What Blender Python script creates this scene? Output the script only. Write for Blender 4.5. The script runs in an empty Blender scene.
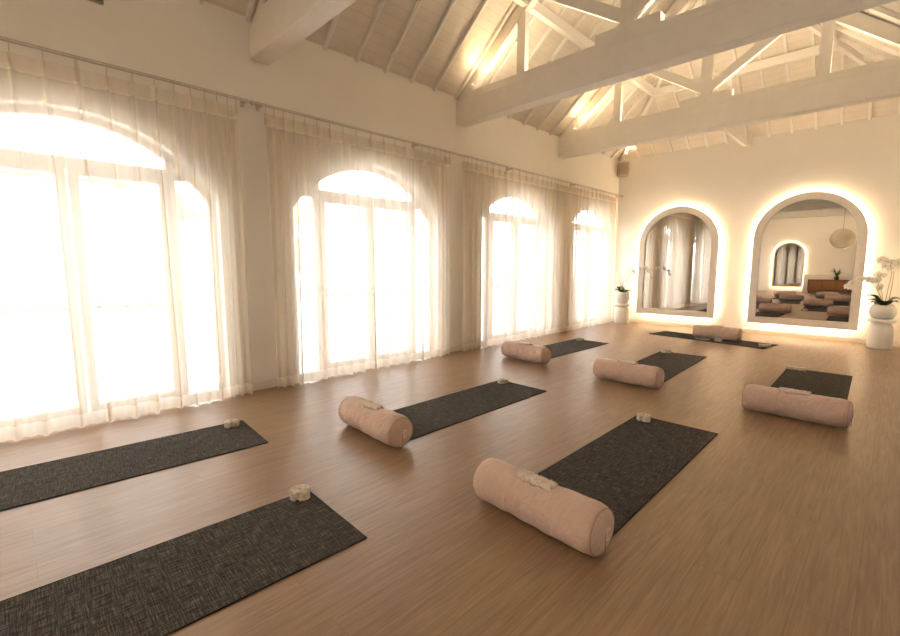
import bpy, bmesh, math, random
from mathutils import Vector, Matrix
random.seed(7)
PI = math.pi
SC = bpy.context.scene
COL = SC.collection
R_ = random.Random(11)

# ------------------------------------------------------------------ camera
F_PX, YAW, PITCH, ROLL = 444.07, -0.783348, 0.1190517, 0.0010619
cy_, sy_ = math.cos(YAW), math.sin(YAW)
f0 = Vector((sy_, cy_, 0)); r0 = Vector((cy_, -sy_, 0)); u0 = Vector((0, 0, 1))
fw = f0*math.cos(PITCH) - u0*math.sin(PITCH)
up = u0*math.cos(PITCH) + f0*math.sin(PITCH)
rt = r0*math.cos(ROLL) + up*math.sin(ROLL)
up = up*math.cos(ROLL) - r0*math.sin(ROLL)
cd = bpy.data.cameras.new('camera'); cam = bpy.data.objects.new('camera', cd); COL.objects.link(cam)
cd.sensor_width = 36; cd.lens = F_PX/900*36; cd.clip_start = 0.02; cd.clip_end = 300
M = Matrix((rt, up, -fw)).transposed().to_4x4(); M.translation = Vector((0, 0, 1.4))
cam.matrix_world = M
SC.camera = cam

# ------------------------------------------------------------------ world, exposure, lights
W_STR = 2.35
FILL = 92.0
EXPOSURE = 1.9
LED = 17.5
UPL = 8.0
SC.view_settings.view_transform = 'Standard'; SC.view_settings.look = 'None'
SC.view_settings.gamma = 1; SC.view_settings.use_curve_mapping = False
SC.view_settings.exposure = EXPOSURE
SC.cycles.use_denoising = True
SC.cycles.max_bounces = 10; SC.cycles.diffuse_bounces = 6; SC.cycles.glossy_bounces = 4
SC.cycles.transmission_bounces = 6; SC.cycles.transparent_max_bounces = 16
SC.cycles.sample_clamp_indirect = 6
SC.cycles.caustics_reflective = False; SC.cycles.caustics_refractive = False
w = bpy.data.worlds.new('sky'); SC.world = w; w.use_nodes = True
bg = w.node_tree.nodes['Background']
bg.inputs[0].default_value = (0.965, 0.985, 1.0, 1); bg.inputs[1].default_value = W_STR

XL, XR, YF, YB, ZW, SL = -4.97, 0.25, 10.85, -7.8, 3.94, 0.85
XC = (XL+XR)/2
WARM = (1.0, 0.73, 0.46)

def lamp(name, kind, loc, rot, energy, color, **k):
    l = bpy.data.lights.new(name, kind); l.energy = energy; l.color = color
    for a, b in k.items(): setattr(l, a, b)
    o = bpy.data.objects.new(name, l); COL.objects.link(o); o.location = loc; o.rotation_euler = rot
    return o
WINS = [(-7.0+0.35, 1.17), (-3.35+.25, 1.17), (0.46, 1.17), (3.58, 1.15), (6.84, 1.1), (9.66, 1.05)]
WZC, WR = 1.29, 1.41
for c, hw in WINS:
    o = lamp('window_portal', 'AREA', (XL-0.32, c, 1.3), (0, -PI/2, 0), 1, (1, 1, 1), shape='RECTANGLE', size=2.7, size_y=2*hw)
    o.data.cycles.is_portal = True

# ------------------------------------------------------------------ materials
def mat(name, color=(.8, .8, .8), rough=.6, spec=.4, metal=0.0):
    m = bpy.data.materials.new(name); m.use_nodes = True
    b = m.node_tree.nodes['Principled BSDF']
    b.inputs['Base Color'].default_value = (*color, 1); b.inputs['Roughness'].default_value = rough
    b.inputs['Specular IOR Level'].default_value = spec; b.inputs['Metallic'].default_value = metal
    return m
def nn(m, t, **k):
    n = m.node_tree.nodes.new(t)
    for a, b in k.items():
        if a in n.inputs: n.inputs[a].default_value = b
        else: setattr(n, a, b)
    return n
def ln(m, a, b): m.node_tree.links.new(a, b)
def mapped(m, scale, coord='Object', rot=(0, 0, 0)):
    tc = nn(m, 'ShaderNodeTexCoord'); mp = nn(m, 'ShaderNodeMapping')
    mp.inputs['Scale'].default_value = scale; mp.inputs['Rotation'].default_value = rot
    ln(m, tc.outputs[coord], mp.inputs['Vector']); return mp.outputs['Vector']
def ramp(m, fac, stops):
    r = nn(m, 'ShaderNodeValToRGB'); el = r.color_ramp.elements
    while len(el) < len(stops): el.new(0.5)
    for e, (p, c) in zip(el, stops): e.position = p; e.color = (*c, 1)
    ln(m, fac, r.inputs[0]); return r.outputs[0]
def bump(m, h, strength=.3, dist=.01):
    b = nn(m, 'ShaderNodeBump'); b.inputs['Strength'].default_value = strength; b.inputs['Distance'].default_value = dist
    ln(m, h, b.inputs['Height']); ln(m, b.outputs[0], m.node_tree.nodes['Principled BSDF'].inputs['Normal'])
def noise(m, vec, scale, detail=4, rough=.6):
    n = nn(m, 'ShaderNodeTexNoise'); n.inputs['Scale'].default_value = scale
    n.inputs['Detail'].default_value = detail; n.inputs['Roughness'].default_value = rough
    ln(m, vec, n.inputs['Vector']); return n.outputs['Fac']
def mix(m, a, b, fac, mode='MIX'):
    x = nn(m, 'ShaderNodeMix', data_type='RGBA', blend_type=mode)
    for s, v in ((x.inputs[0], fac), (x.inputs[6], a), (x.inputs[7], b)):
        if isinstance(v, (int, float)): s.default_value = v
        elif isinstance(v, tuple): s.default_value = (*v, 1)
        else: ln(m, v, s)
    return x.outputs[2]
def BC(m): return m.node_tree.nodes['Principled BSDF'].inputs['Base Color']

plaster = mat('plaster', rough=.8, spec=.2)
ln(plaster, ramp(plaster, noise(plaster, mapped(plaster, (1, 1, 1)), 1.4), [(.3, (.86, .83, .775)), (.7, (.885, .86, .805))]), BC(plaster))
bump(plaster, noise(plaster, mapped(plaster, (1, 1, 1)), 90, 3), .12, .004)
trimw = mat('painted_timber', rough=.5, spec=.35)
ln(trimw, ramp(trimw, noise(trimw, mapped(trimw, (3, 3, 3)), 2.), [(.3, (.80, .765, .71)), (.7, (.84, .81, .755))]), BC(trimw))
bump(trimw, noise(trimw, mapped(trimw, (8, 8, 8)), 8, 4), .15, .004)
basem = mat('skirting_paint', (.82, .78, .71), .45)

# ceiling boards: thin joint lines running across the rafters
def ceil_mat(name, axis):
    m = mat(name, rough=.7, spec=.25)
    tc = nn(m, 'ShaderNodeTexCoord'); sp = nn(m, 'ShaderNodeSeparateXYZ'); ln(m, tc.outputs['Object'], sp.inputs[0])
    mu = nn(m, 'ShaderNodeMath', operation='MULTIPLY'); ln(m, sp.outputs[axis], mu.inputs[0]); mu.inputs[1].default_value = 1/.09
    fr = nn(m, 'ShaderNodeMath', operation='FRACT'); ln(m, mu.outputs[0], fr.inputs[0])
    line = ramp(m, fr.outputs[0], [(0, (0, 0, 0)), (.10, (1, 1, 1))])
    n = noise(m, mapped(m, (2, 2, 2)), 2.5)
    base = ramp(m, n, [(.3, (.72, .665, .575)), (.7, (.78, .725, .635))])
    ln(m, mix(m, (.64, .565, .475), base, line), BC(m))
    bump(m, line, .15, .004)
    return m
ceil_side = ceil_mat('ceiling_boards_side', 'X'); ceil_hip = ceil_mat('ceiling_boards_hip', 'Y')

# oak plank floor along Y
floor_m = mat('oak_planks', rough=.38, spec=.6)
def build_floor(m):
    b = nn(m, 'ShaderNodeTexBrick', offset=.37, offset_frequency=2)
    v = mapped(m, (1, 1, 1), rot=(0, 0, PI/2)); ln(m, v, b.inputs['Vector'])
    for k, x in (('Scale', 1), ('Mortar Size', .0011), ('Mortar Smooth', .2), ('Bias', 0), ('Brick Width', 2.2), ('Row Height', .185)):
        b.inputs[k].default_value = x
    b.inputs['Color1'].default_value = (.30, .30, .30, 1); b.inputs['Color2'].default_value = (.7, .7, .7, 1)
    b.inputs['Mortar'].default_value = (.5, .5, .5, 1)
    g = nn(m, 'ShaderNodeTexNoise', noise_dimensions='4D'); ln(m, mapped(m, (26, 1.5, 1)), g.inputs['Vector'])
    ws = nn(m, 'ShaderNodeMath', operation='MULTIPLY'); ln(m, b.outputs['Color'], ws.inputs[0]); ws.inputs[1].default_value = 9
    ln(m, ws.outputs[0], g.inputs['W']); g.inputs['Scale'].default_value = 2.2; g.inputs['Detail'].default_value = 8
    g.inputs['Distortion'].default_value = .9
    col = ramp(m, g.outputs['Fac'], [(.25, (.205, .122, .066)), (.5, (.275, .173, .099)), (.75, (.345, .228, .138))])
    tone = mix(m, (.93, .93, .93), (1.05, 1.045, 1.04), b.outputs['Color'])
    c2 = mix(m, col, tone, 1.0, 'MULTIPLY')
    c3 = mix(m, c2, (.19, .115, .062), b.outputs['Fac'])
    ln(m, c3, BC(m))
    rr = nn(m, 'ShaderNodeMapRange'); ln(m, g.outputs['Fac'], rr.inputs[0]); rr.inputs[3].default_value = .42; rr.inputs[4].default_value = .31
    ln(m, rr.outputs[0], m.node_tree.nodes['Principled BSDF'].inputs['Roughness'])
    bump(m, g.outputs['Fac'], .08, .003)
build_floor(floor_m)

# mat weave
mat_m = mat('woven_jute_mat', rough=.9, spec=.15)
def build_mat(m):
    a = noise(m, mapped(m, (190, 11, 1)), 1, 5, .76); c = noise(m, mapped(m, (11, 190, 1)), 1, 5, .76)
    k = nn(m, 'ShaderNodeMath', operation='ADD'); ln(m, a, k.inputs[0]); ln(m, c, k.inputs[1])
    h = nn(m, 'ShaderNodeMath', operation='MULTIPLY'); ln(m, k.outputs[0], h.inputs[0]); h.inputs[1].default_value = .5
    ln(m, ramp(m, h.outputs[0], [(.40, (.014, .0125, .011)), (.50, (.046, .041, .036)), (.60, (.19, .168, .142))]), BC(m))
    bump(m, h.outputs[0], .6, .006)
build_mat(mat_m)
mat_edge = mat('mat_rubber_edge', (.018, .016, .014), .8)

cloth = mat('blush_cotton', rough=.9, spec=.1)
ln(cloth, ramp(cloth, noise(cloth, mapped(cloth, (1, 1, 1)), 5), [(.3, (.60, .435, .355)), (.7, (.68, .505, .42))]), BC(cloth))
def cloth_bump(m):
    a = noise(m, mapped(m, (8, 5, 5)), 1.6, 3, .6); b = noise(m, mapped(m, (1, 1, 1)), 260, 2)
    mu = nn(m, 'ShaderNodeMath', operation='MULTIPLY_ADD'); ln(m, b, mu.inputs[0]); mu.inputs[1].default_value = .07; ln(m, a, mu.inputs[2])
    bump(m, mu.outputs[0], 1.0, .045)
cloth_bump(cloth)
cloth.node_tree.nodes['Principled BSDF'].inputs['Sheen Weight'].default_value = .25
seam_m = mat('blush_piping', (.50, .35, .28), .9, .1)
lace = mat('crinkled_strap', rough=.85, spec=.15)
ln(lace, ramp(lace, noise(lace, mapped(lace, (1, 1, 1)), 60, 3), [(.3, (.56, .44, .37)), (.5, (.70, .58, .50)), (.7, (.80, .69, .61))]), BC(lace))
bump(lace, noise(lace, mapped(lace, (1, 1, 1)), 60, 2), .5, .004)
tagm = mat('woven_tag', (.80, .74, .66), .8)
tagprint = mat('tag_print', (.30, .22, .17), .8)
strap_m = mat('cream_webbing', rough=.85, spec=.15)
ln(strap_m, ramp(strap_m, noise(strap_m, mapped(strap_m, (1, 1, 1)), 55, 3), [(.35, (.50, .43, .34)), (.65, (.80, .74, .64))]), BC(strap_m))
bump(strap_m, noise(strap_m, mapped(strap_m, (1, 1, 1)), 200, 2), .2, .002)
rodm = mat('curtain_rail_metal', (.58, .53, .46), .4, .4, .0)
pleatm = mat('gathered_cloth', (.78, .69, .58), .9, .1)
ceramic = mat('white_glazed_ceramic', (.84, .82, .78), .28, .5)
leafm = mat('dark_green_leaf', (.022, .052, .016), .35, .5)
leaf2 = mat('fern_green', (.07, .15, .04), .5, .4)
stemm = mat('olive_stem', (.42, .36, .17), .6)
petal = mat('white_petal', (.93, .91, .86), .6, .2)
pb = petal.node_tree.nodes['Principled BSDF']; pb.inputs['Subsurface Weight'].default_value = .1
budm = mat('flower_heart', (.62, .36, .10), .6)
soilm = mat('bark_soil', (.06, .04, .025), .9)
framem = mat('stone_white_frame', rough=.6, spec=.3)
ln(framem, ramp(framem, noise(framem, mapped(framem, (1, 1, 1)), 14, 6), [(.3, (.80, .76, .70)), (.7, (.87, .84, .79))]), BC(framem))
mirrorm = mat('mirror_silver', (.66, .64, .61), .0, .5, 1.0)
blackm = mat('dark_metal', (.03, .028, .025), .4)
spk_m = mat('speaker_body', (.50, .42, .34), .55)
spk_g = mat('speaker_grille', (.36, .31, .25), .8)
ventm = mat('vent_grey', (.30, .28, .23), .6)
wframe = mat('window_frame_paint', (.60, .52, .45), .5)
darkf = mat('window_hardware', (.50, .44, .38), .4, .5, .1)
wood = mat('walnut_carcass', rough=.5)
ln(wood, ramp(wood, noise(wood, mapped(wood, (2, 2, 30)), 2, 5), [(.3, (.16, .07, .03)), (.7, (.28, .13, .055))]), BC(wood))
rattan = mat('rattan_weave', rough=.7)
ck = nn(rattan, 'ShaderNodeTexChecker'); ln(rattan, mapped(rattan, (1, 1, 1)), ck.inputs['Vector']); ck.inputs['Scale'].default_value = 60
ck.inputs['Color1'].default_value = (.36, .19, .08, 1); ck.inputs['Color2'].default_value = (.17, .08, .035, 1); ln(rattan, ck.outputs[0], BC(rattan))
paper = mat('rice_paper', (.80, .72, .60), .85, .1)
def _paper(m):
    nt = m.node_tree; p = nt.nodes['Principled BSDF']; o = nt.nodes['Material Output']
    tl = nt.nodes.new('ShaderNodeBsdfTranslucent'); tl.inputs[0].default_value = (.85, .76, .64, 1); mx = nt.nodes.new('ShaderNodeMixShader'); mx.inputs[0].default_value = .5
    nt.links.new(p.outputs[0], mx.inputs[1]); nt.links.new(tl.outputs[0], mx.inputs[2]); nt.links.new(mx.outputs[0], o.inputs[0])
_paper(paper)
extw = mat('facade_render', (.75, .68, .62), .8); extr = mat('terracotta_tiles', (.70, .33, .18), .8)
terr = mat('terrace_stone', (.62, .60, .56), .8)
railm = mat('balcony_rail', (.62, .60, .58), .5)

def emis(name, color, s):
    m = bpy.data.materials.new(name); m.use_nodes = True; nt = m.node_tree; nt.nodes.clear()
    e = nt.nodes.new('ShaderNodeEmission'); e.inputs[0].default_value = (*color, 1); e.inputs[1].default_value = s
    o = nt.nodes.new('ShaderNodeOutputMaterial'); nt.links.new(e.outputs[0], o.inputs[0]); return m
ledm = emis('led_strip', WARM, LED)
lampm = emis('lamp_lens', (1, .75, .45), 12)

glassm = bpy.data.materials.new('window_glass'); glassm.use_nodes = True
def build_glass(m):
    nt = m.node_tree; nt.nodes.clear()
    t = nt.nodes.new('ShaderNodeBsdfTransparent'); g = nt.nodes.new('ShaderNodeBsdfGlossy'); g.inputs['Roughness'].default_value = .02
    mx = nt.nodes.new('ShaderNodeMixShader'); mx.inputs[0].default_value = .05; o = nt.nodes.new('ShaderNodeOutputMaterial')
    nt.links.new(t.outputs[0], mx.inputs[1]); nt.links.new(g.outputs[0], mx.inputs[2]); nt.links.new(mx.outputs[0], o.inputs[0])
build_glass(glassm)

def sheer(name, trans):
    m = bpy.data.materials.new(name); m.use_nodes = True; nt = m.node_tree; nt.nodes.clear(); N = nt.nodes.new
    geo = N('ShaderNodeNewGeometry'); lw = N('ShaderNodeLayerWeight'); lw.inputs['Blend'].default_value = .5
    # threads block more when the cloth is seen edge-on
    mr = N('ShaderNodeMapRange'); mr.inputs[1].default_value = 0; mr.inputs[2].default_value = .9; mr.inputs[3].default_value = trans; mr.inputs[4].default_value = trans*.5
    nt.links.new(lw.outputs['Facing'], mr.inputs[0])
    tp = N('ShaderNodeBsdfTransparent'); tl = N('ShaderNodeBsdfTranslucent'); df = N('ShaderNodeBsdfDiffuse')
    tl.inputs[0].default_value = (.92, .86, .77, 1); df.inputs[0].default_value = (.93, .88, .80, 1)
    m1 = N('ShaderNodeMixShader'); m1.inputs[0].default_value = .62; m2 = N('ShaderNodeMixShader'); o = N('ShaderNodeOutputMaterial')
    nt.links.new(tl.outputs[0], m1.inputs[1]); nt.links.new(df.outputs[0], m1.inputs[2])
    nt.links.new(mr.outputs[0], m2.inputs[0]); nt.links.new(m1.outputs[0], m2.inputs[1]); nt.links.new(tp.outputs[0], m2.inputs[2])
    nt.links.new(m2.outputs[0], o.inputs[0]); return m
sheer_m = sheer('sheer_voile', .40); hem_m = sheer('sheer_voile_double', .15)

# ------------------------------------------------------------------ geometry helpers
def obj(name, bm, m, parent=None, smooth=False, mats=None):
    me = bpy.data.meshes.new(name); bm.normal_update(); bm.to_mesh(me); bm.free()
    for mm in (mats or [m]): me.materials.append(mm)
    if smooth:
        for p in me.polygons: p.use_smooth = True
    o = bpy.data.objects.new(name, me); COL.objects.link(o)
    if parent: o.parent = parent
    return o
def tag(o, label, cat, group=None):
    o['label'] = label; o['category'] = cat
    if group: o['group'] = group
    return o
def thing(name, label, cat, loc=(0, 0, 0), rz=0, group=None):
    o = bpy.data.objects.new(name, None); COL.objects.link(o); o.location = loc; o.rotation_euler = (0, 0, rz)
    o.empty_display_size = .1
    return tag(o, label, cat, group)
def struct(name, bm, m, parent=None, **k):
    o = obj(name, bm, m, parent, **k)
    if not parent: o['kind'] = 'structure'
    return o
def B(): return bmesh.new()
def box(bm, a, b, mi=0):
    x0, y0, z0 = a; x1, y1, z1 = b
    v = [bm.verts.new(p) for p in ((x0, y0, z0), (x1, y0, z0), (x1, y1, z0), (x0, y1, z0), (x0, y0, z1), (x1, y0, z1), (x1, y1, z1), (x0, y1, z1))]
    for f in ((3, 2, 1, 0), (4, 5, 6, 7), (0, 1, 5, 4), (1, 2, 6, 5), (2, 3, 7, 6), (3, 0, 4, 7)):
        bm.faces.new([v[i] for i in f]).material_index = mi
    return bm
def bevel(bm, w_, seg=2):
    bmesh.ops.bevel(bm, geom=bm.edges[:], offset=w_, segments=seg, affect='EDGES', profile=.5); return bm
def prism(bm, pts, d):
    """pts: list of 3D points (planar polygon); extruded by vector d"""
    d = Vector(d); a = [bm.verts.new(p) for p in pts]; b = [bm.verts.new(Vector(p)+d) for p in pts]
    n = len(pts); bm.faces.new(a[::-1]); bm.faces.new(b)
    for i in range(n): bm.faces.new((a[i], a[(i+1) % n], b[(i+1) % n], b[i]))
    bmesh.ops.recalc_face_normals(bm, faces=bm.faces[:])
    return bm
def bar(bm, p, q, wd, ht, upv=(0, 0, 1)):
    p, q = Vector(p), Vector(q); d = (q-p).normalized(); s = d.cross(Vector(upv)).normalized(); t = s.cross(d)
    a = [p+s*x*wd/2+t*y*ht/2 for x, y in ((-1, -1), (1, -1), (1, 1), (-1, 1))]
    return prism(bm, a, q-p)
def lathe(bm, prof, seg=40, cx=0, cy=0, cap=True):
    rings = []
    for r, z in prof:
        rings.append([bm.verts.new((cx+r*math.cos(2*PI*i/seg), cy+r*math.sin(2*PI*i/seg), z)) for i in range(seg)])
    for a, b in zip(rings, rings[1:]):
        for i in range(seg): bm.faces.new((a[i], a[(i+1) % seg], b[(i+1) % seg], b[i]))
    if cap: bm.faces.new(rings[0][::-1]); bm.faces.new(rings[-1])
    return bm
def tube(bm, pts, r, seg=8, taper=None):
    pts = [Vector(p) for p in pts]; rings = []; prev = None
    for i, p in enumerate(pts):
        d = (pts[min(i+1, len(pts)-1)]-pts[max(i-1, 0)]).normalized()
        a = d.cross(Vector((0, 0, 1)) if abs(d.z) < .9 else Vector((1, 0, 0))).normalized() if prev is None else (prev-d*prev.dot(d)).normalized()
        prev = a; b = d.cross(a); rr = r*(taper(i/(len(pts)-1)) if taper else 1)
        rings.append([bm.verts.new(p+(a*math.cos(2*PI*k/seg)+b*math.sin(2*PI*k/seg))*rr) for k in range(seg)])
    for a, b in zip(rings, rings[1:]):
        for k in range(seg): bm.faces.new((a[k], a[(k+1) % seg], b[(k+1) % seg], b[k]))
    bm.faces.new(rings[0][::-1]); bm.faces.new(rings[-1])
    return bm
def bez(pts, n=16):
    """Catmull-Rom through pts"""
    P = [Vector(p) for p in pts]; P = [P[0]*2-P[1]]+P+[P[-1]*2-P[-2]]; out = []
    for i in range(1, len(P)-2):
        for k in range(n):
            t = k/n; a, b, c, d = P[i-1:i+3]
            out.append(.5*((2*b)+(c-a)*t+(2*a-5*b+4*c-d)*t*t+(-a+3*b-3*c+d)*t**3))
    out.append(P[-2]); return out
def copy_tree(o, parent=None):
    c = o.copy(); COL.objects.link(c)
    if parent: c.parent = parent
    for ch in list(o.children): copy_tree(ch, c)
    return c

# ------------------------------------------------------------------ room shell
struct('floor', box(B(), (XL-.35, YB-.3, -.12), (XR+.3, YF+.3, 0)), floor_m)
struct('wall_far', box(B(), (XL-.35, YF, 0), (XR+.3, YF+.25, ZW)), plaster)
struct('wall_back', box(B(), (XL-.35, YB-.25, 0), (XR+.3, YB, ZW)), plaster)
struct('wall_right', box(B(), (XR, YB, 0), (XR+.25, YF, ZW)), plaster)

def arch_z(dy): return WZC+math.sqrt(max(WR*WR-dy*dy, 0))
bm = B(); y = YB; T = .3
for c, hw in WINS:
    box(bm, (XL-T, y, 0), (XL, c-hw, ZW)); y = c+hw
    n = 28; ys = [c-hw+2*hw*i/n for i in range(n+1)]
    for a, b in zip(ys, ys[1:]):
        za, zb = arch_z(a-c), arch_z(b-c)
        v = [bm.verts.new(p) for p in ((XL, a, za), (XL, b, zb), (XL, b, ZW), (XL, a, ZW), (XL-T, a, za), (XL-T, b, zb), (XL-T, b, ZW), (XL-T, a, ZW))]
        for f in ((0, 1, 2, 3), (7, 6, 5, 4), (4, 5, 1, 0), (3, 2, 6, 7)): bm.faces.new([v[i] for i in f])
box(bm, (XL-T, y, 0), (XL, YF, ZW))
bmesh.ops.remove_doubles(bm, verts=bm.verts[:], dist=1e-5)
struct('wall_left', bm, plaster)

# baseboards
struct('baseboard_far', bevel(box(B(), (XL, YF-.015, 0), (XR, YF, .09)), .004, 1), basem)
struct('baseboard_right', bevel(box(B(), (XR-.015, YB, 0), (XR, YF-.02, .09)), .004, 1), basem)
struct('baseboard_back', bevel(box(B(), (XL, YB, 0), (XR-.02, YB+.015, .09)), .004, 1), basem)
bm = B(); y = YB+.02
for c, hw in WINS: box(bm, (XL, y, 0), (XL+.015, c-hw-.02, .09)); y = c+hw+.02
box(bm, (XL, y, 0), (XL+.015, YF-.02, .09)); struct('baseboard_left', bm, basem)

# windows: arched french doors with transom, side lights, fanlight
def window(i, c, hw):
    fx = XL-.20; fd = .07
    bm = B()
    n = 28; ths = []
    for k in range(n+1):
        yy = -hw+2*hw*k/n; ths.append((yy, arch_z(yy)))
    fwid = .055
    inner = [(yy*(hw-fwid)/hw, zz-fwid) for yy, zz in ths]
    for (a, b), (p, q) in zip(zip(ths, ths[1:]), zip(inner, inner[1:])):
        prism(bm, [(fx, c+a[0], a[1]), (fx, c+b[0], b[1]), (fx, c+q[0], q[1]), (fx, c+p[0], p[1])], (fd, 0, 0))
    for s in (-1, 1): box(bm, (fx, c+s*hw-(fwid if s > 0 else 0), 0), (fx+fd, c+s*hw+(0 if s > 0 else fwid), ths[0][1]))
    box(bm, (fx-.01, c-hw, 0), (fx+fd+.01, c+hw, .05))
    root = struct('window_%d' % i, bm, wframe)
    zt = 2.27
    obj('transom', box(B(), (fx-.01, c-hw+.05, zt-.045), (fx+fd+.01, c+hw-.05, zt+.045)), wframe, root)
    for d in (-.78, .78):
        obj('mullion', box(B(), (fx, c+d-.035, .05), (fx+fd, c+d+.035, arch_z(d)-.04)), wframe, root)
    g = box(B(), (fx+.03, c-hw+.03, .05), (fx+.036, c+hw-.03, zt))
    for k in range(12):
        a = -hw+.04+(2*hw-.08)*k/12; b = -hw+.04+(2*hw-.08)*(k+1)/12
        prism(g, [(fx+.03, c+a, zt), (fx+.03, c+b, zt), (fx+.03, c+b, max(arch_z(b)-.05, zt+.001)), (fx+.03, c+a, max(arch_z(a)-.05, zt+.001))], (.006, 0, 0))
    obj('pane', g, glassm, root)
    for s in (-1, 1):
        dm = B(); y0, y1 = sorted((c+s*.01, c+s*.745))
        for (a, b, z0, z1) in ((y0, y0+.065, .055, zt-.05), (y1-.065, y1, .055, zt-.05), (y0+.065, y1-.065, .055, .13), (y0+.065, y1-.065, zt-.10, zt-.05), (y0+.065, y1-.065, 1.0, 1.03)):
            box(dm, (fx+.02, a, z0), (fx+.085, b, z1))
        leaf = obj('door_leaf', dm, wframe, root)
    hm = B(); tube(hm, [(fx+.10, c+.05, .12), (fx+.10, c+.05, 2.08)], .008); box(hm, (fx+.085, c+.035, .98), (fx+.10, c+.065, 1.14)); tube(hm, [(fx+.12, c+.05, 1.06), (fx+.13, c-.06, 1.06)], .009)
    obj('bolt_handle', hm, darkf, root)
for i, (c, hw) in enumerate(WINS): window(i+1, c, hw)

# ------------------------------------------------------------------ hipped roof
HX = (XR-XL)/2; RIDGE = ZW+SL*HX; TH = .06
A, Bc, Cc, Dd = (XL, YB, ZW), (XR, YB, ZW), (XR, YF, ZW), (XL, YF, ZW)
R1, R2 = (XC, YB+HX, RIDGE), (XC, YF-HX, RIDGE)
e_ = .35
def ex(p, dx, dy): return (p[0]+dx, p[1]+dy, p[2]-SL*abs(dx))
roofs = {}
for nm, pts, m in (('left', [ex(A, -e_, -e_), ex(Dd, -e_, e_), R2, R1], ceil_side), ('right', [ex(Cc, e_, e_), ex(Bc, e_, -e_), R1, R2], ceil_side),
                   ('far', [ex(Dd, -e_, e_), ex(Cc, e_, e_), R2], ceil_hip), ('back', [ex(Bc, e_, -e_), ex(A, -e_, -e_), R1], ceil_hip)):
    # overlap hips slightly so no light leaks
    roofs[nm] = struct('ceiling', prism(B(), pts, (0, 0, TH)), m)
# opaque soffit strip above the walls to close the roof edge
for a, b in (((XL-.35, YB-.3, ZW-.02), (XL-.02, YF+.3, ZW+.05)), ((XR+.02, YB-.3, ZW-.02), (XR+.35, YF+.3, ZW+.05)),
             ((XL-.35, YF+.02, ZW-.02), (XR+.35, YF+.35, ZW+.05)), ((XL-.35, YB-.35, ZW-.02), (XR+.35, YB-.02, ZW+.05))):
    struct('trim_1', box(B(), a, b), plaster)
def rafter(parent, p, q, wd=.036, ht=.05):
    nrm = Vector((0, 0, 1)); bm = bar(B(), Vector(p)-Vector((0, 0, ht*.55)), Vector(q)-Vector((0, 0, ht*.55)), wd, ht)
    return obj('rafter', bm, trimw, parent)
y = 2.89-.44*23
while y < YF-.1:
    t = min(HX, YF-y, y-YB)
    if t > .25:
        rafter(roofs['left'], (XL+.0, y, ZW), (XL+t-.02, y, ZW+SL*(t-.02)))
        rafter(roofs['right'], (XR-.0, y, ZW), (XR-t+.02, y, ZW+SL*(t-.02)))
    y += .44
x = -4.49
while x < XR-.1:
    t = min(x-XL, XR-x)
    if t > .2:
        rafter(roofs['far'], (x, YF, ZW), (x, YF-t+.02, ZW+SL*(t-.02)))
        rafter(roofs['back'], (x, YB, ZW), (x, YB+t-.02, ZW+SL*(t-.02)))
    x += .36
for c, rr, y0 in ((Dd, R2, 0), (Cc, R2, 0)): rafter(roofs['far'], c, rr, .07, .10)
for c, rr in ((A, R1), (Bc, R1)): rafter(roofs['back'], c, rr, .07, .10)
# purlins
PI_ = 1.22; PZ = ZW+SL*PI_-.12
for nm, xx in (('left', XL+PI_), ('right', XR-PI_)):
    obj('purlin', box(B(), (xx-.04, YB+PI_, PZ-.07), (xx+.04, YF-PI_, PZ+.07)), trimw, roofs[nm])
obj('purlin', box(B(), (XL+PI_+.04, YF-PI_-.04, PZ-.07), (XR-PI_-.04, YF-PI_+.04, PZ+.07)), trimw, roofs['far'])
obj('purlin', box(B(), (XL+PI_+.04, YB+PI_-.04, PZ-.07), (XR-PI_-.04, YB+PI_+.04, PZ+.07)), trimw, roofs['back'])
obj('ridge_board', box(B(), (XC-.03, YB+HX, RIDGE-.2), (XC+.03, YF-HX, RIDGE-.01)), trimw, roofs['left'])

def truss(yf, label):
    t = thing('roof_truss', label, 'roof truss', (XC, yf+.1, 3.53), 0, None)
    def P(x, z): return (x-XC, 0, z-3.53)
    h = HX
    obj('boxed_beam', bevel(box(B(), (-h, -.1, 0), (h, .1, .335)), .006, 1), trimw, t)
    obj('tie_beam', box(B(), (-h, -.06, .3351), (h, .06, .44)), trimw, t)
    z0 = ZW-3.53
    for s in (-1, 1):
        # principal rafter from wall plate to king post
        bm = prism(B(), [(s*(h-.02), -.05, z0+.03), (s*(h-.26), -.05, z0+.03), (s*.05, -.05, z0+SL*(h-.05)-.31), (s*.05, -.05, z0+SL*(h-.05)-.10), (s*(h-.02), -.05, z0+.04)][:4], (0, .10, 0))
        obj('principal_rafter', bm, trimw, t)
        qx = s*1.45; zt_ = z0+SL*(h-1.45)-.22
        obj('queen_post', box(B(), (qx-.065, -.04, .44), (qx+.065, .04, zt_+.03)), trimw, t)
        obj('strut', bar(B(), (s*.06, 0, .66), (s*1.18, 0, 1.375), .13, .07, (0, 1, 0)), trimw, t)
    obj('king_post', box(B(), (-.08, -.045, .44), (.08, .045, z0+SL*h-.14)), trimw, t)
    obj('splice_plate', box(B(), (-.37, -.055, .42), (.37, .055, .55)), trimw, t)
    obj('strap_bolt', bar(B(), (0, -.06, .40), (0, -.06, .66), .012, .012, (0, 1, 0)), trimw, t)
    return t
truss(2.02, 'nearest white painted roof truss and its boxed beam, cut by the top of the picture')
truss(5.11, 'middle white roof truss with deep boxed beam crossing the top centre')
truss(8.04, 'farthest white roof truss with king post, the one before the mirror wall')
truss(-1.0, 'white roof truss seen only by its reflection in the mirrors')
truss(-4.2, 'white roof truss near the back wall, seen only in the mirror')

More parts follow.
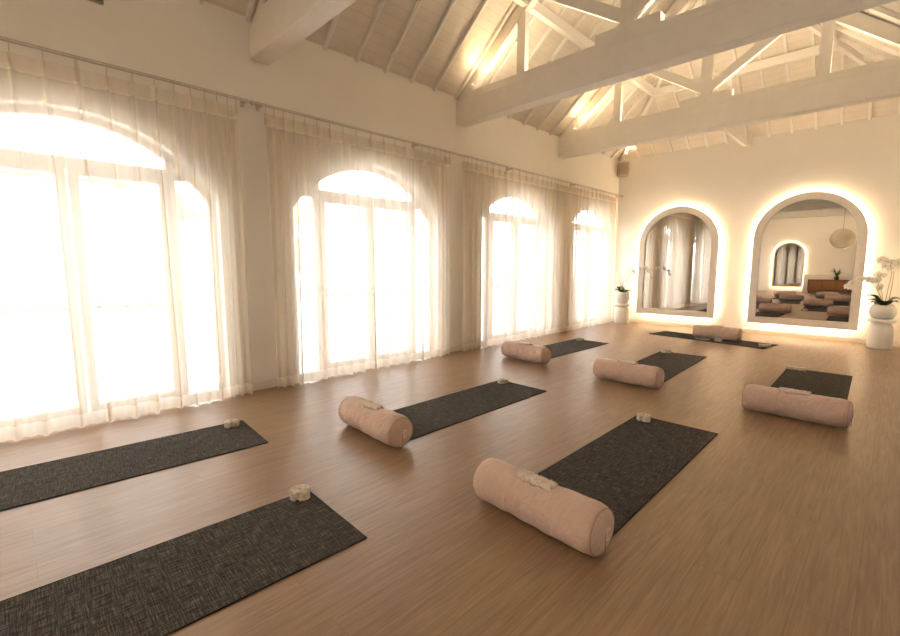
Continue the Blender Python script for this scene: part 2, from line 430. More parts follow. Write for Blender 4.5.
# half truss from the far wall to the farthest truss
t = thing('half_truss', 'slim white jack beam running from the farthest truss to the mirror wall', 'beam', (XC, YF-.03, 3.78))
obj('tie_beam', box(B(), (-.03, -2.55, 0), (.03, 0, .13)), trimw, t)
obj('post', box(B(), (-.04, -1.45, .13), (.04, -1.35, .95)), trimw, t)
obj('end_post', box(B(), (.04, -.10, 0), (.10, 0, .22)), trimw, t)

# warm uplights at the feet of the slopes
def uplight(x, y, label, s=1, aim=1.0, e=UPL):
    t = thing('uplight', label, 'spotlight', (x, y, ZW+.03), 0, None)
    obj('lamp_body', bevel(box(B(), (-.03, -.03, -.02), (.03, .03, .01)), .004, 1), trimw, t)
    obj('lamp_lens', box(B(), (-.022, -.022, .0101), (.022, .022, .013)), lampm, t)
    l = lamp('uplight_bulb', 'SPOT', (0, 0, .03), (0, 0, 0), e, (1, .62, .26), spot_size=1.9, spot_blend=1.0, shadow_soft_size=.05)
    l.rotation_euler = (0, -s*math.radians(90+58), 0); l.parent = t; return t
uplight(XL+.42, 5.02, 'small uplight lighting the boards beside the middle truss')
uplight(XL+.42, 7.95, 'small uplight lighting the boards beside the farthest truss')
uplight(XL+.30, 10.52, 'small uplight above the corner speaker')

def added_fill_bar(y, label, e):  # unseen bar with fixture, added to lift the warm brightness of the room
    t = thing('added_fill_light', label, 'added fill light', (XC, y, 3.53+.40), 0, None)
    obj('fill_housing', bevel(box(B(), (-2.0, -.05, 0), (2.0, -.0, .03)), .004, 1), trimw, t)
    obj('fill_diffuser', box(B(), (-1.98, -.045, .0301), (1.98, -.005, .034)), lampm, t)
    l = lamp('added_fill_area', 'AREA', (0, -.03, .06), (PI, 0, 0), e, (1, .86, .68), shape='RECTANGLE', size=3.9, size_y=.08); l.parent = t
    return t
added_fill_bar(-4.13, 'added long fill light on top of the truss near the back wall, washing the roof', FILL)
added_fill_bar(5.33, 'added long fill light hidden on the far side of the middle truss', FILL*.035)
added_fill_bar(8.26, 'added long fill light hidden on the far side of the farthest truss', FILL*.035)

# ------------------------------------------------------------------ illuminated arched mirrors
def arch_pts(hw, h, n=32, off=0):
    zc = h-hw; pts = [(-hw+off, off), (hw-off, off)]
    for k in range(n+1):
        a = PI*k/n; pts.append(((hw-off)*math.cos(a), zc+(hw-off)*math.sin(a)))
    return pts
def mirror(loc, rz, hw, h, label, fwid=.135, skew=0):
    t = thing('arched_mirror', label, 'mirror', loc, rz)
    def ringmesh(o1, o2, y0, y1):
        bm = B(); a = arch_pts(hw, h, off=o1); b = arch_pts(hw, h, off=o2); n = len(a)
        va = [[bm.verts.new((p[0], y, p[1])) for p in q] for q in (a, b) for y in (y0, y1)]
        a0, a1, b0, b1 = va
        for i in range(n):
            j = (i+1) % n
            bm.faces.new((a0[i], a0[j], b0[j], b0[i])); bm.faces.new((a1[j], a1[i], b1[i], b1[j]))
            bm.faces.new((a1[i], a1[j], a0[j], a0[i])); bm.faces.new((b0[i], b0[j], b1[j], b1[i]))
        bmesh.ops.recalc_face_normals(bm, faces=bm.faces[:]); return bm
    fr = obj('mirror_frame', ringmesh(0, fwid, -.13, -.055), framem, t)
    bv = fr.modifiers.new('b', 'BEVEL'); bv.width = .006; bv.segments = 2; bv.limit_method = 'ANGLE'
    g = B(); prism(g, [(p[0], -.09, p[1]) for p in arch_pts(hw, h, off=fwid-.01)], (0, .006, 0)); obj('mirror_glass', g, mirrorm, t).rotation_euler = (0, 0, skew)
    obj('backing', ringmesh(.09, .30, -.05, -.0), blackm, t)
    obj('light_strip', ringmesh(.045, .075, -.045, -.02), ledm, t)
    return t
mirror((-1.226, YF, .235), 0, .845, 2.52, 'larger-looking right arched mirror with white frame and glowing edge, beside the big orchid', skew=.028)
mirror((-3.515, YF, .255), 0, .83, 2.44, 'left arched mirror with white frame and glowing edge, nearest the curtains')
mirror((-2.95, YB, .25), PI, .66, 2.35, 'small glowing arched mirror on the back wall, seen reflected in the right mirror', .08, .05)

# ------------------------------------------------------------------ curtains on a rail
CX = -4.85
def rail(y0, y1, label):
    t = thing('curtain_rail', label, 'curtain rail', (CX, y0, 3.06))
    bm = tube(B(), [(0, 0, 0), (0, y1-y0, 0)], .007, 10); obj('rail', bm, rodm, t, True)
    obj('rail', tube(B(), [(-.035, 0.02, .03), (-.035, y1-y0-.02, .03)], .005, 8), rodm, t, True)
    for yy in ((0, y1-y0)):
        bm = B(); bmesh.ops.create_uvsphere(bm, u_segments=16, v_segments=10, radius=.024); bmesh.ops.translate(bm, verts=bm.verts[:], vec=(0, yy, 0))
        obj('finial', bm, rodm, t, True)
    n = max(2, int((y1-y0)/1.5))
    for k in range(n):
        yy = .06+(y1-y0-.12)*k/(n-1)
        bm = box(B(), (XL-CX, yy-.012, -.01), (.0, yy+.012, .01)); box(bm, (XL-CX, yy-.015, -.03), (XL-CX+.012, yy+.015, .05)); obj('rail_bracket', bm, rodm, t)
rail(-7.6, 1.97, 'long slim metal curtain rail above the nearest arched window')
rail(2.01, YF-.06, 'long slim metal curtain rail above the three farther arched windows')

def curtain(y0, y1, label, dense, seed):
    """dense: -1 folds gathered at y0 end, +1 at y1 end"""
    rr = random.Random(seed); W_ = y1-y0; N = max(8, int(W_/.135)); t = thing('sheer_curtain', label, 'curtain', (CX, y0, 0), 0, 'sheer curtains along the window wall')
    def g(u):
        k = .45
        v = u if dense < 0 else 1-u
        v = (1-k)*v+k*v*v
        return v if dense < 0 else 1-v
    jit = [rr.uniform(-.2, .2) for _ in range(N+3)]; amp = [rr.uniform(.55, 1.25) for _ in range(N+3)]
    ph2 = rr.uniform(0, 6)
    offs = (0, .03, .06, .09, .13, .18, .26, .38, .5, .62, .74, .82, .87, .91, .94, .97)
    us = [(k+o_)/N for k in range(N) for o_ in offs]+[1.0]
    def row(z, u):
        s = u*N; k = int(s); f = s-k; a = amp[k]*(1-f)+amp[k+1]*f; j = jit[k]*(1-f)+jit[k+1]*f
        zt = (z-.0)/3.0
        top = max(0., (z-2.86)/.12); A_ = .043*a*(1-.55*min(1, top))*(.9+.25*(1-zt))
        sj = s+j*(1-zt)*.8; d_ = abs(sj-round(sj)); wdt = .075+.10*(1-zt)*a
        w1 = 1.5*math.exp(-(d_/wdt)**2)-.55+.25*math.cos(4*PI*sj)*(1-zt)
        x_ = A_*w1+.012*math.sin(2*PI*s*.37+ph2)*(1-zt)+.006*math.sin(2*PI*s*2.3+ph2+z)
        y_ = g(u)*W_+.03*math.sin(ph2+z*1.1+u*5)*(1-zt)*.5*min(1, u*6, (1-u)*6)
        return x_, y_
    def sheet(zs, m, name):
        bm = B(); rows = [[bm.verts.new((*row(z, u), z)) for u in us] for z in zs]
        for a, b in zip(rows, rows[1:]):
            for i in range(len(us)-1): bm.faces.new((a[i], a[i+1], b[i+1], b[i]))
        return obj(name, bm, m, t, True)
    sheet([.125, .4, .8, 1.2, 1.6, 2.0, 2.4, 2.7, 2.86], sheer_m, 'drape')
    sheet([.012, .07, .125], hem_m, 'hem')
    sheet([2.86, 2.93, 2.985], hem_m, 'heading')
    for k in range(N+1):
        u = min(k/N, .999); yy = g(u)*W_
        bm = tube(B(), [(0, yy, 2.96), (0.012, yy, 3.0), (.016, yy, 3.06), (.008, yy, 3.079)], .0035, 5)
        obj('hook', bm, rodm, t)
        obj('pleat', prism(B(), [(-.02, yy-.005, 2.985), (.032, yy-.006, 2.985), (.036, yy-.003, 2.88), (-.02, yy-.003, 2.88)], (0, .010, 0)), pleatm, t)
CUR = [(-7.3, -5.2, 'sheer cream curtain panel at the window farthest behind the camera', -1), (-4.1, -2.4, 'sheer cream curtain panel at the second window behind the camera', 1),
       (-1.25, .56, 'sheer cream curtain panel at the left picture edge', -1), (.57, 1.80, 'nearest full sheer cream curtain panel, right of the nearest window centre', 1),
       (2.10, 3.43, 'sheer cream curtain panel on the left half of the second window', -1), (3.44, 4.84, 'sheer cream curtain panel on the right half of the second window', 1),
       (5.16, 6.59, 'sheer cream curtain panel on the left half of the third window', -1), (6.60, 8.16, 'sheer cream curtain panel on the right half of the third window', 1),
       (8.22, 9.46, 'sheer cream curtain panel on the left half of the farthest window', -1), (9.47, 10.42, 'sheer cream curtain panel in the far corner behind the small orchid', 1)]
for i, (a, b, l, d) in enumerate(CUR): curtain(a, b, l, d, 30+i)

# ------------------------------------------------------------------ yoga mats
MW, ML = .66, 2.10
mats_spec = [  # far edge centre x, y, rotation, label
    (-2.143, 1.222, -.034, 'dark woven yoga mat in the foreground, cut by the bottom picture edge'),
    (-3.728, 1.395, -.070, 'dark woven yoga mat nearest the curtains, cut by the left picture edge'),
    (-2.971, 4.175, -.003, 'dark woven yoga mat behind the bolster with its end turned to the camera, second window'),
    (-1.262, 4.095, .004, 'dark woven yoga mat behind the largest, nearest bolster'),
    (-3.86, 7.58, -.016, 'dark woven yoga mat in the far row, closest to the curtains'),
    (-2.26, 7.495, .038, 'dark woven yoga mat in the middle of the far row'),
    (-.598, 7.485, .02, 'dark woven yoga mat at the right, in front of the big orchid'),
]
def make_mat():
    t = thing('yoga_mat', '', 'yoga mat', (0, 0, 0), 0, 'dark woven yoga mats')
    bm = bevel(box(B(), (-MW/2, -ML, .0), (MW/2, 0, .006)), .002, 1)
    obj('mat_sheet', bm, mat_m, t)
    e = B()
    for a, b in (((-MW/2-.003, -ML-.003, 0), (-MW/2, .003, .0072)), ((MW/2, -ML-.003, 0), (MW/2+.003, .003, .0072)), ((-MW/2, 0, 0), (MW/2, .003, .0072)), ((-MW/2, -ML-.003, 0), (MW/2, -ML, .0072))): box(e, a, b)
    obj('edge_binding', e, mat_edge, t)
    return t
mp = make_mat()
extra = [(-2.60, -1.15, .04, 'dark woven yoga mat far behind the camera, left of the lantern, reflected only'), (-1.15, -1.3, -.02, 'dark woven yoga mat far behind the camera, under the lantern, seen only in the mirror'),
         (-.80, .9, .0, 'dark woven yoga mat beside the camera, seen only in the mirror')]
for i, (x, y, a, l) in enumerate(mats_spec+extra):
    o = mp if i == 0 else copy_tree(mp)
    o.location = (x, y, .0005); o.rotation_euler = (0, 0, a); o['label'] = l
o = copy_tree(mp); o['label'] = 'dark woven yoga mat lying crosswise below the mirrors'
th = math.atan2(8.92-9.27, -1.347+3.425)
o.scale = (.96, .965, 1); o.location = (-3.405, 9.573, .0005); o.rotation_euler = (0, 0, th+PI/2)

# ------------------------------------------------------------------ bolsters
BL, BR = .40, .125
def make_bolster():
    t = thing('yoga_bolster', '', 'bolster', (0, 0, 0), 0, 'blush yoga bolsters')
    prof = [(-BL, 0), (-BL-.0, .035), (-BL+.004, .07), (-BL+.012, .10), (-BL+.03, .117), (-BL+.07, .1245)]
    xs = [p for p in prof]+[(-BL+.07+(2*BL-.14)*k/22, .125) for k in range(1, 22)]+[(-p[0], p[1]) for p in prof[::-1]]
    bm = B(); seg = 72; rings = []; rr = random.Random(3)
    for x, r in xs:
        ring = []
        for i in range(seg):
            a = 2*PI*i/seg; k = 1
            edge = max(0, 1-abs(abs(x)-(BL-.03))/.07)
            k += edge*.022*math.sin(a*31+math.sin(a*5)*2)                     # gathers next to the end seam
            k += .012*math.sin(x*13+a*3)*(1-(abs(x)/BL)**4)+.019*math.sin(x*41+2*math.sin(a*3+1)+a*2)*(1-(abs(x)/BL)**2)*(1 if r > .11 else 0)
            k -= .045*math.exp(-(x/.17)**2)*max(0, math.sin(a)); k += .012*math.exp(-((abs(x)-.13)/.05)**2)*math.sin(a*9+x*30)*max(0, math.sin(a))                # slight sag under the handle
            zz = r*k*math.sin(a); yy = r*k*math.cos(a)*1.01
            zz = max(zz, -.1225)
            ring.append(bm.verts.new((x, yy, zz+.1235)))
        rings.append(ring)
    for a, b in zip(rings, rings[1:]):
        for i in range(seg): bm.faces.new((a[i], a[(i+1) % seg], b[(i+1) % seg], b[i]))
    bmesh.ops.remove_doubles(bm, verts=bm.verts[:], dist=1e-5); bmesh.ops.recalc_face_normals(bm, faces=bm.faces[:])
    obj('cushion', bm, cloth, t, True)
    for s in (-1, 1):
        pts = [(s*(BL-.019), .1125*math.cos(2*PI*k/48), .1235+.1125*math.sin(2*PI*k/48)) for k in range(49)]
        obj('seam_piping', tube(B(), pts, .0035, 6), seam_m, t, True)
    obj('cap_seam', tube(B(), [(BL+.001, .0, .1235+zz*.1) for zz in (-.95, -.5, 0)], .003, 6), seam_m, t, True)
    # carrying handle: crinkled band over the top
    bm = B(); nx, ny = 44, 14; L_ = .112; Wd = .038; grid = []; hr = random.Random(4)
    hx = [hr.uniform(0, 6) for _ in range(6)]
    for i in range(nx+1):
        u = -1+2*i/nx; g_ = []
        for j in range(ny+1):
            v = -1+2*j/ny; x = u*L_*(1+.05*math.sin(v*5+hx[0])); y = v*Wd*(1+.10*math.sin(u*11+hx[1]))-.012
            cr = .0030*math.sin(u*19+v*3+hx[2])*math.cos(v*7+hx[3]+u*4)+.0020*math.sin(u*31+v*7+hx[4])+.0012*math.sin(v*13-u*23+hx[5])
            z = .1235+math.sqrt(.1245**2-y*y)+.018*(1-.3*abs(v)**3)+cr
            g_.append((x, y, z))
        grid.append(g_)
    for dz in (0, -.018):
        V = [[bm.verts.new((p[0], p[1], p[2]+dz)) for p in g_] for g_ in grid]
        if dz == 0: top = V
        else: bot = V
    for i in range(nx):
        for j in range(ny):
            bm.faces.new((top[i][j], top[i+1][j], top[i+1][j+1], top[i][j+1])); bm.faces.new((bot[i][j+1], bot[i+1][j+1], bot[i+1][j], bot[i][j]))
    for i in range(nx):
        bm.faces.new((top[i][0], bot[i][0], bot[i+1][0], top[i+1][0])); bm.faces.new((top[i+1][ny], bot[i+1][ny], bot[i][ny], top[i][ny]))
    for j in range(ny):
        bm.faces.new((top[0][j+1], bot[0][j+1], bot[0][j], top[0][j])); bm.faces.new((top[nx][j], bot[nx][j], bot[nx][j+1], top[nx][j+1]))
    obj('handle', bm, lace, t, True)
    tg = bevel(box(B(), (BL+.001, .004, .085), (BL+.0045, .034, .145)), .001, 1)
    tg = obj('care_tag', tg, tagm, t)
    pm = B()
    for zz, hw in ((.131, .008), (.121, .010), (.112, .006), (.101, .009)): box(pm, (BL+.0046, .019-hw, zz-.002), (BL+.0052, .019+hw, zz+.002))
    obj('tag_print', pm, tagprint, tg)
    return t
bp = make_bolster()
BS = [(-1.268, 1.944, -.049, 'nearest and largest-looking blush bolster, lying on the mat in the centre foreground'),
      (-2.944, 2.064, -.046, 'blush bolster showing its round end and tag, in front of the second window'),
      (-3.751, 5.342, -.096, 'small-looking blush bolster on the far mat closest to the curtains'),
      (-2.154, 5.158, -.044, 'blush bolster on the middle mat of the far row'),
      (-.553, 5.029, -.04, 'blush bolster at the right picture side, in front of the big orchid'),
      (-2.291, 9.46, .012, 'blush bolster lying lengthwise on the crosswise mat below the mirrors'),
      (-2.2, -.72, -.02, 'blush bolster behind the camera on the foreground mat, seen only in the mirror'),
      (-3.72, -.55, .05, 'blush bolster behind the camera on the mat by the curtains, seen only in the mirror'),
      (-2.60, -3.15, .02, 'blush bolster farthest behind the camera, left of the lantern, seen only in the mirror'),
      (-1.15, -3.3, .0, 'blush bolster farthest behind the camera, under the lantern, seen only in the mirror'),
      (-.80, -1.05, .0, 'blush bolster behind the camera on its right, seen only in the mirror')]
for i, (x, y, a, l) in enumerate(BS):
    o = bp if i == 0 else copy_tree(bp)
    o.location = (x, y, .0065); o.rotation_euler = (0, 0, a); o['label'] = l

# ------------------------------------------------------------------ coiled straps
def make_coil():
    t = thing('yoga_strap', '', 'strap', (0, 0, 0), 0, 'coiled cream yoga straps')
    bm = B(); th_ = .0036; turns = 8.5; n = int(turns*28); hgt = .042; outer = []; inner = []
    for k in range(n+1):
        a = 2*PI*k/28; r = .010+.0046*a/(2*PI); jz = .0015*math.sin(a*.7)
        outer.append((r+th_/2, a, jz)); inner.append((r-th_/2, a, jz))
    if True:  # free end peeling off the coil
        for k in range(1, 9):
            a = 2*PI*n/28+2*PI*k/40; r = .010+.0046*turns+.0012*k
            outer.append((r+th_/2, a, 0)); inner.append((r-th_/2, a, 0))
    def pt(q, z): return (q[0]*math.cos(q[1]), q[0]*math.sin(q[1]), z+q[2]+.0015)
    rows = [[bm.verts.new(pt(q, z)) for q in s] for s, z in ((outer, 0), (outer, hgt), (inner, hgt), (inner, 0))]
    for a, b in zip(rows, rows[1:]+rows[:1]):
        for i in range(len(a)-1): bm.faces.new((a[i], a[i+1], b[i+1], b[i]))
    for e in (0, -1): bm.faces.new([r_[e] for r_ in rows])
    bmesh.ops.recalc_face_normals(bm, faces=bm.faces[:])
    obj('webbing', bm, strap_m, t)
    # loose tail folded down in front of the coil
    tl = bez([(.046, -.018, .022), (.052, -.034, .018), (.030, -.052, .016), (.000, -.056, .016)], 6); bm = B(); prev = None
    for p in tl:
        q = [bm.verts.new((p.x, p.y, p.z-.016)), bm.verts.new((p.x, p.y, p.z+.018)), bm.verts.new((p.x*.93, p.y*.93, p.z+.018)), bm.verts.new((p.x*.93, p.y*.93, p.z-.016))]
        if prev:
            for i in range(4): bm.faces.new((prev[i], prev[(i+1) % 4], q[(i+1) % 4], q[i]))
        else: bm.faces.new(q[::-1])
        prev = q
    bm.faces.new(prev); bmesh.ops.recalc_face_normals(bm, faces=bm.faces[:])
    obj('strap_tail', bm, strap_m, t)
    return t
sp = make_coil()
SP = [(-2.44, 1.165, 1.0, 1.15, 'coiled cream strap on the foreground mat, largest-looking coil'),
      (-3.98, 1.30, 1.4, 1.1, 'coiled cream strap on the mat nearest the curtains'),
      (-3.20, 4.10, 2.5, 1.15, 'coiled cream strap on the mat in front of the second window'),
      (-1.50, 4.00, .2, 1.15, 'coiled cream strap at the far corner of the mat behind the nearest bolster'),
      (-4.04, 7.50, .5, 1.3, 'coiled cream strap on the far mat nearest the curtains'),
      (-2.50, 7.42, .9, 1.3, 'coiled cream strap at the far end of the middle mat')]
for i, (x, y, a, s, l) in enumerate(SP):
    o = sp if i == 0 else copy_tree(sp)
    o.location = (x, y, .007); o.rotation_euler = (0, 0, a); o.scale = (s, s, s*.95); o['label'] = l
def folded(x, y, a, L_, label, hgt=.035, wd=.075):
    t = thing('folded_strap', label, 'strap', (x, y, .007), a)
    for k in range(3):
        bm = B(); n = 14; z0 = hgt*k/3
        pts = [(-L_/2+L_*i/n, z0+.002+.0022*math.sin(i*1.9+k)) for i in range(n+1)]
        th_ = hgt/3-.002
        for (xa, za), (xb, zb) in zip(pts, pts[1:]):
            prism(bm, [(xa, -wd/2+.004*k, za), (xb, -wd/2+.004*k, zb), (xb, -wd/2+.004*k, zb+th_), (xa, -wd/2+.004*k, za+th_)], (0, wd-.006*k, 0))
        obj('strap_layer', bm, strap_m, t)
folded(-.82, 7.42, .02, .20, 'flat folded cream strap on the mat at the right')
folded(-1.47, 9.13, .3, .17, 'greyish folded strap at the right end of the crosswise mat', .045)
folded(-2.20, 9.22, .5, .11, 'bright folded strap in front of the bolster on the crosswise mat', .05, .06)
folded(-2.47, 9.24, -.05, .24, 'thin stretched-out strap end on the crosswise mat', .018, .035)

# ------------------------------------------------------------------ orchids in stacked vases
def petal_mesh(bm, c, d, sz, rr):
    """five petals around c facing direction d"""
    d = Vector(d).normalized(); a = d.cross(Vector((0, 0, 1))).normalized(); b = a.cross(d)
    for k in range(5):
        an = 2*PI*k/5+PI/2; v = a*math.cos(an)+b*math.sin(an); s = d.cross(v); ln_ = sz*(1.0 if k % 2 == 0 else 1.08); wd = sz*(.42 if k in (0, 2, 3) else .6)
        ps = [c, c+v*ln_*.4+s*wd*.8+d*.1*sz, c+v*ln_*.8+s*wd*.7+d*.12*sz, c+v*ln_+d*.02*sz, c+v*ln_*.8-s*wd*.7+d*.12*sz, c+v*ln_*.4-s*wd*.8+d*.1*sz]
        V = [bm.verts.new(p) for p in ps]; m = bm.verts.new(c+v*ln_*.55+d*.16*sz)
        for i in range(6): bm.faces.new((V[i], V[(i+1) % 6], m))
    return bm
def flower(parent, c, d, sz, rr):
    c = Vector(c); f = obj('flower', petal_mesh(B(), c, d, sz, rr), petal, parent, True)
    bm = B(); bmesh.ops.create_icosphere(bm, subdivisions=1, radius=sz*.16); bmesh.ops.translate(bm, verts=bm.verts[:], vec=c+Vector(d).normalized()*sz*.15)
    obj('flower_heart', bm, budm, f)
def leaf(parent, base, az, L_, lift, wd=.032, m=None):
    bm = B(); wd *= 2.0 if m is None else 1; L_ *= .85 if m is None else 1; n = 9; rows = []
    for i in range(n+1):
        t_ = i/n; r = L_*t_; z = lift*math.sin(t_*PI*.6)*L_*1.0-.10*L_*t_**3; w_ = wd*math.sin(PI*min(.97, t_**.75*.97+.03))+.002
        c = Vector((base[0]+r*math.cos(az), base[1]+r*math.sin(az), base[2]+z)); s = Vector((-math.sin(az), math.cos(az), 0))
        rows.append([bm.verts.new(c-s*w_+Vector((0, 0, .3*w_))), bm.verts.new(c), bm.verts.new(c+s*w_+Vector((0, 0, .3*w_))), bm.verts.new(c-Vector((0, 0, .004)))])
    for a, b in zip(rows, rows[1:]):
        for i in range(4): bm.faces.new((a[i], a[(i+1) % 4], b[(i+1) % 4], b[i]))
    bm.faces.new(rows[0]); bm.faces.new(rows[-1][::-1]); bmesh.ops.recalc_face_normals(bm, faces=bm.faces[:])
    return obj('leaf', bm, m or leafm, parent, True)
def orchid(loc, label, profile, stems, leaves, fsz, seed, topz):
    rr = random.Random(seed); t = thing('potted_orchid', label, 'potted plant', loc)
    for nm, prof in profile: obj(nm, lathe(B(), prof, 48), ceramic, t, True)
    obj('soil', lathe(B(), [(.001, topz-.03), (.10, topz-.03), (.10, topz-.02), (.001, topz-.015)], 24), soilm, t, True)
    for pts, flowers in stems:
        path = bez(pts, 10); obj('stem', tube(B(), path, .006, 6, lambda s: 1-.5*s), stemm, t, True)
        for u, side, dd, k in flowers:
            p = path[min(len(path)-1, int(u*(len(path)-1)))]
            flower(t, p+Vector(side), dd, fsz*k, rr)
    for az, L_, lift, wd in leaves: leaf(t, (0.02*math.cos(az), .02*math.sin(az), topz-.02), az, L_, lift, wd)
    return t
def dome(r, z0, z1, zs):   # straight wall then dome shoulder down to a waist
    out = [(r*.97, z0), (r, z0+.01), (r, z0+.03)]
    for k in range(1, 10):
        a = k/9*PI/2; out.append((r*(.62+.38*math.cos(a)), zs+(z1-zs)*math.sin(a)))
    return out
profR = [('vase_base', dome(.165, 0, .43, .22)), ('vase_collar', [(.10, .43), (.155, .437), (.185, .458), (.188, .475), (.18, .492), (.13, .505), (.09, .51)]),
         ('vase_bowl', [(.09, .508), (.12, .515), (.155, .55), (.172, .60), (.172, .64), (.160, .69), (.138, .73), (.13, .738), (.12, .735), (.12, .70)])]
DN = (-.1, -1, .1)
def fl(us, spread, rr, k=1.0):
    return [(u, (rr.uniform(-spread, spread), rr.uniform(-.03, .03), rr.uniform(-spread, spread)), (rr.uniform(-.8, .6), -1, rr.uniform(-.3, .5)), k*rr.uniform(.8, 1.15)) for u in us]
q = random.Random(5)
orchid((-.085, 10.45, 0), 'large white orchid in stacked white ceramic vase beside the right mirror', profR,
       [([(0, 0, .72), (-.08, -.03, .95), (-.20, -.08, 1.12), (-.33, -.12, 1.15), (-.44, -.16, 1.05)], fl([.55, .62, .7, .76, .82, .88, .93, .98, 1], .035, q)),
        ([(.01, .01, .72), (.03, 0, 1.0), (.05, 0, 1.25), (.02, -.03, 1.42), (-.06, -.06, 1.48)], fl([.62, .7, .78, .86, .93, 1], .05, q)),
        ([(-.01, .0, .72), (-.04, -.01, .95), (-.10, -.02, 1.12), (-.07, -.03, 1.26)], fl([.5, .6, .7, .8, .9, 1], .06, q)),
        ([(.05, .02, .72), (.075, .02, 1.1), (.075, .02, 1.44), (.12, -.02, 1.46)], fl([.85, .95, 1], .05, q))],
       [(2.9, .24, .55, .05), (3.5, .25, .9, .05), (-2.4, .22, .45, .045), (-.5, .20, .6, .045), (.2, .2, .9, .045), (1.2, .18, .5, .04), (-1.5, .17, .7, .045), (4.1, .2, .35, .035)], .060, 1, .735)
profL = [('vase_base', dome(.175, 0, .40, .26)), ('vase_collar', [(.11, .40), (.15, .408), (.185, .43), (.188, .45), (.17, .47), (.12, .482), (.10, .485)]),
         ('vase_bowl', [(.10, .483), (.13, .50), (.165, .56), (.172, .62), (.165, .69), (.152, .755), (.145, .76), (.138, .755), (.138, .72)])]
orchid((-4.62, 10.55, 0), 'smaller-looking orchid in white stacked vase in the corner by the curtains', profL,
       [([(0, 0, .74), (.02, -.02, 1.0), (.10, -.06, 1.24), (.25, -.12, 1.27), (.36, -.16, 1.20)], fl([.75, .85, .95], .02, q, .7)),
        ([(.02, 0, .74), (.12, -.05, 1.05), (.26, -.12, 1.24), (.50, -.25, 1.33), (.70, -.33, 1.28), (.82, -.38, 1.16)], fl([.62, .68, .74, .8, .86, .92, .97], .03, q, .9)),
        ([(-.02, 0, .74), (-.07, .0, 1.0), (-.15, .0, 1.18), (-.17, .0, 1.30)], fl([.6, .8, .95], .03, q, .6)),
        ([(-.02, 0.02, .74), (-.03, .0, 1.05), (-.10, .0, 1.22), (-.16, -.02, 1.18)], fl([.7, .95], .03, q, .6))],
       [(2.6, .2, .9, .045), (3.3, .18, .8, .04), (-.1, .26, .3, .04), (-.9, .2, .4, .045), (-1.8, .18, .5, .045), (-2.6, .2, .5, .045), (1.2, .18, .5, .04)], .045, 2, .75)

# ------------------------------------------------------------------ corner speaker, wall vent
t = thing('wall_speaker', 'beige box speaker mounted high in the far corner above the curtain', 'speaker', (-4.80, 10.66, 3.52), .55)
obj('cabinet', bevel(box(B(), (-.115, -.10, 0), (.115, .10, .30)), .01, 2), spk_m, t)
obj('grille', bevel(box(B(), (-.10, -.108, .015), (.10, -.1005, .285)), .003, 1), spk_g, t)
obj('bracket', box(B(), (-.02, .10, .12), (.02, .14, .18)), blackm, t)
t = thing('wall_vent', 'dark grey vent box high on the window wall, at the top left', 'vent', (XL, .0, 3.56))
obj('vent_frame', bevel(box(B(), (.001, 0, .03), (.03, .80, .36)), .005, 1), ventm, t)
for k in range(7): obj('vent_slat', box(B(), (.03, .03, .06+.04*k), (.042, .77, .075+.04*k)), ventm, t)

# ------------------------------------------------------------------ back of the room (seen in the mirrors)
struct('trim_2', bevel(box(B(), (-2.27, YB, 0), (XR-.02, YB+.22, .93)), .008, 1), plaster)
t = thing('sideboard', 'brown wooden sideboard with woven doors, seen reflected in the right mirror', 'sideboard', (-2.06, YB+.24, 0))
W2 = 2.2; D2 = .42
bm = box(B(), (0, 0, .12), (W2, D2, .15)); box(bm, (0, 0, .66), (W2, D2, .69)); box(bm, (0, 0, .15), (.03, D2, .66)); box(bm, (W2-.03, 0, .15), (W2, D2, .66)); box(bm, (.03, 0, .15), (W2-.03, .02, .66))
obj('carcass', bm, wood, t)
for k in range(4):
    x0 = .035+k*(W2-.07)/4; x1 = x0+(W2-.07)/4-.008
    bm = B()
    for a, b in (((x0, D2-.02, .155), (x0+.04, D2+.002, .655)), ((x1-.04, D2-.02, .155), (x1, D2+.002, .655)), ((x0+.04, D2-.02, .155), (x1-.04, D2+.002, .195)), ((x0+.04, D2-.02, .615), (x1-.04, D2+.002, .655))): box(bm, a, b)
    d = obj('door', bm, wood, t); obj('woven_panel', box(B(), (x0+.04, D2-.015, .195), (x1-.04, D2-.004, .615)), rattan, d)
    kb = B(); bmesh.ops.create_uvsphere(kb, u_segments=10, v_segments=6, radius=.012); bmesh.ops.translate(kb, verts=kb.verts[:], vec=(x1-.02 if k % 2 == 0 else x0+.02, D2+.012, .42)); obj('knob', kb, blackm, d, True)
for x in (.06, W2-.06):
    for yy in (.05, D2-.05): obj('leg', box(B(), (x-.02, yy-.02, 0), (x+.02, yy+.02, .12)), wood, t)
t = thing('potted_fern', 'green spiky plant in a dark pot on the sideboard, seen in the right mirror', 'potted plant', (-.98, YB+.45, .69))
obj('pot', lathe(B(), [(.06, 0), (.085, .02), (.09, .12), (.075, .16), (.07, .16), (.068, .12)], 24), blackm, t, True)
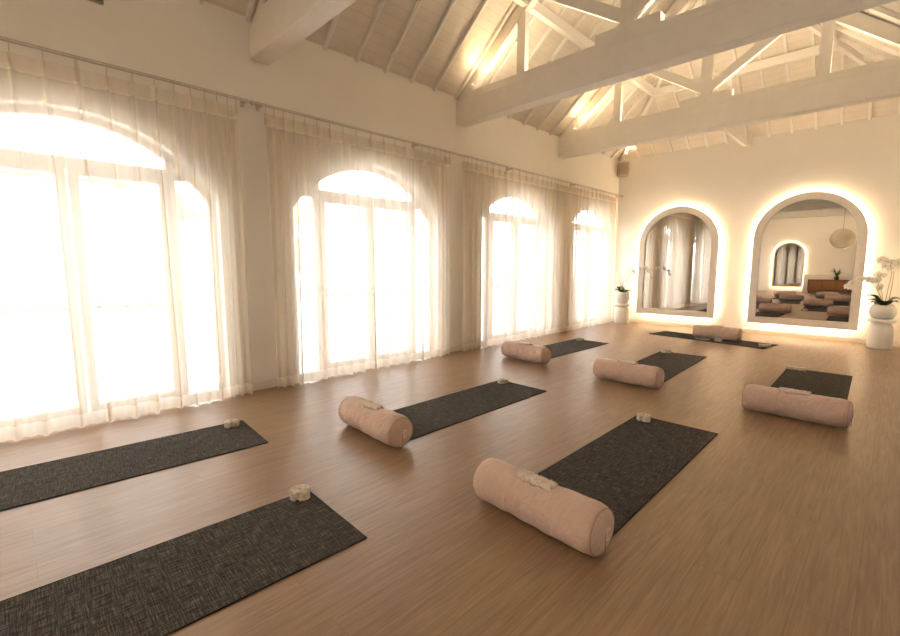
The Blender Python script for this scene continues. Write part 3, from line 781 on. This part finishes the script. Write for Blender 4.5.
rr = random.Random(8)
for k in range(16):
    az = 2*PI*k/16+rr.uniform(-.2, .2); leaf(t, (0, 0, .13), az, rr.uniform(.22, .34), rr.uniform(.7, 1.6), .022, leaf2)
t = thing('paper_lantern', 'round white paper lantern hanging from the roof, seen in the right mirror', 'pendant lamp', (-.87, -3.0, 2.49))
bm = B(); prof = []
for k in range(0, 61):
    a = -PI/2+.16+(PI-.32)*k/60; r =   .40*(1+.010*math.cos(k*PI)); prof.append((r*math.cos(a), .40*math.sin(a)))
lathe(bm, prof, 40, cap=False); obj('shade', bm, paper, t, True)
obj('cord', tube(B(), [(0, 0, .0), (0, 0, RIDGE-2.49-.05)], .006, 6), blackm, t)
bm = B(); bmesh.ops.create_uvsphere(bm, u_segments=12, v_segments=8, radius=.05); obj('bulb', bm, emis('lantern_bulb', (1, .8, .55), 6), t, True)

# ------------------------------------------------------------------ outside
struct('ground', box(B(), (-40, -30, -.35), (XL-.36, 40, -.15)), terr)
t = thing('balcony_railing', 'faint dark railing outside, seen through the curtains', 'railing', (XL-1.5, -8, -.15))
obj('rail', box(B(), (0, 0, 1.12), (.05, 20, 1.17)), railm, t); obj('bottom_rail', box(B(), (0, 0, .12), (.03, 20, .15)), railm, t)
bm = B()
for k in range(140): box(bm, (.01, .07+k*.142, .15), (.025, .085+k*.142, 1.12))
o = obj('balusters', bm, railm, t); o['kind'] = 'stuff'
for yb, ln_, hh in ((-6, 9, 4.4), (5.5, 12, 3.6)):
    t = thing('neighbouring_building', 'pale building with orange tiled roof outside, faint behind the %s' % ('nearest curtain' if yb < 0 else 'farther curtains'), 'building', (-19, yb, -.3))
    obj('wall', box(B(), (-4, 0, 0), (0, ln_, hh)), extw, t)
    obj('roof', prism(B(), [(.5, -.3, hh), (-4.5, -.3, hh), (-2, -.3, hh+1.1)], (0, ln_+.6, 0)), extr, t)
    for k in range(4):
        obj('window', box(B(), (0, .8+k*ln_/4.4, 1.4), (.06, 1.9+k*ln_/4.4, 2.9)), ventm, t)
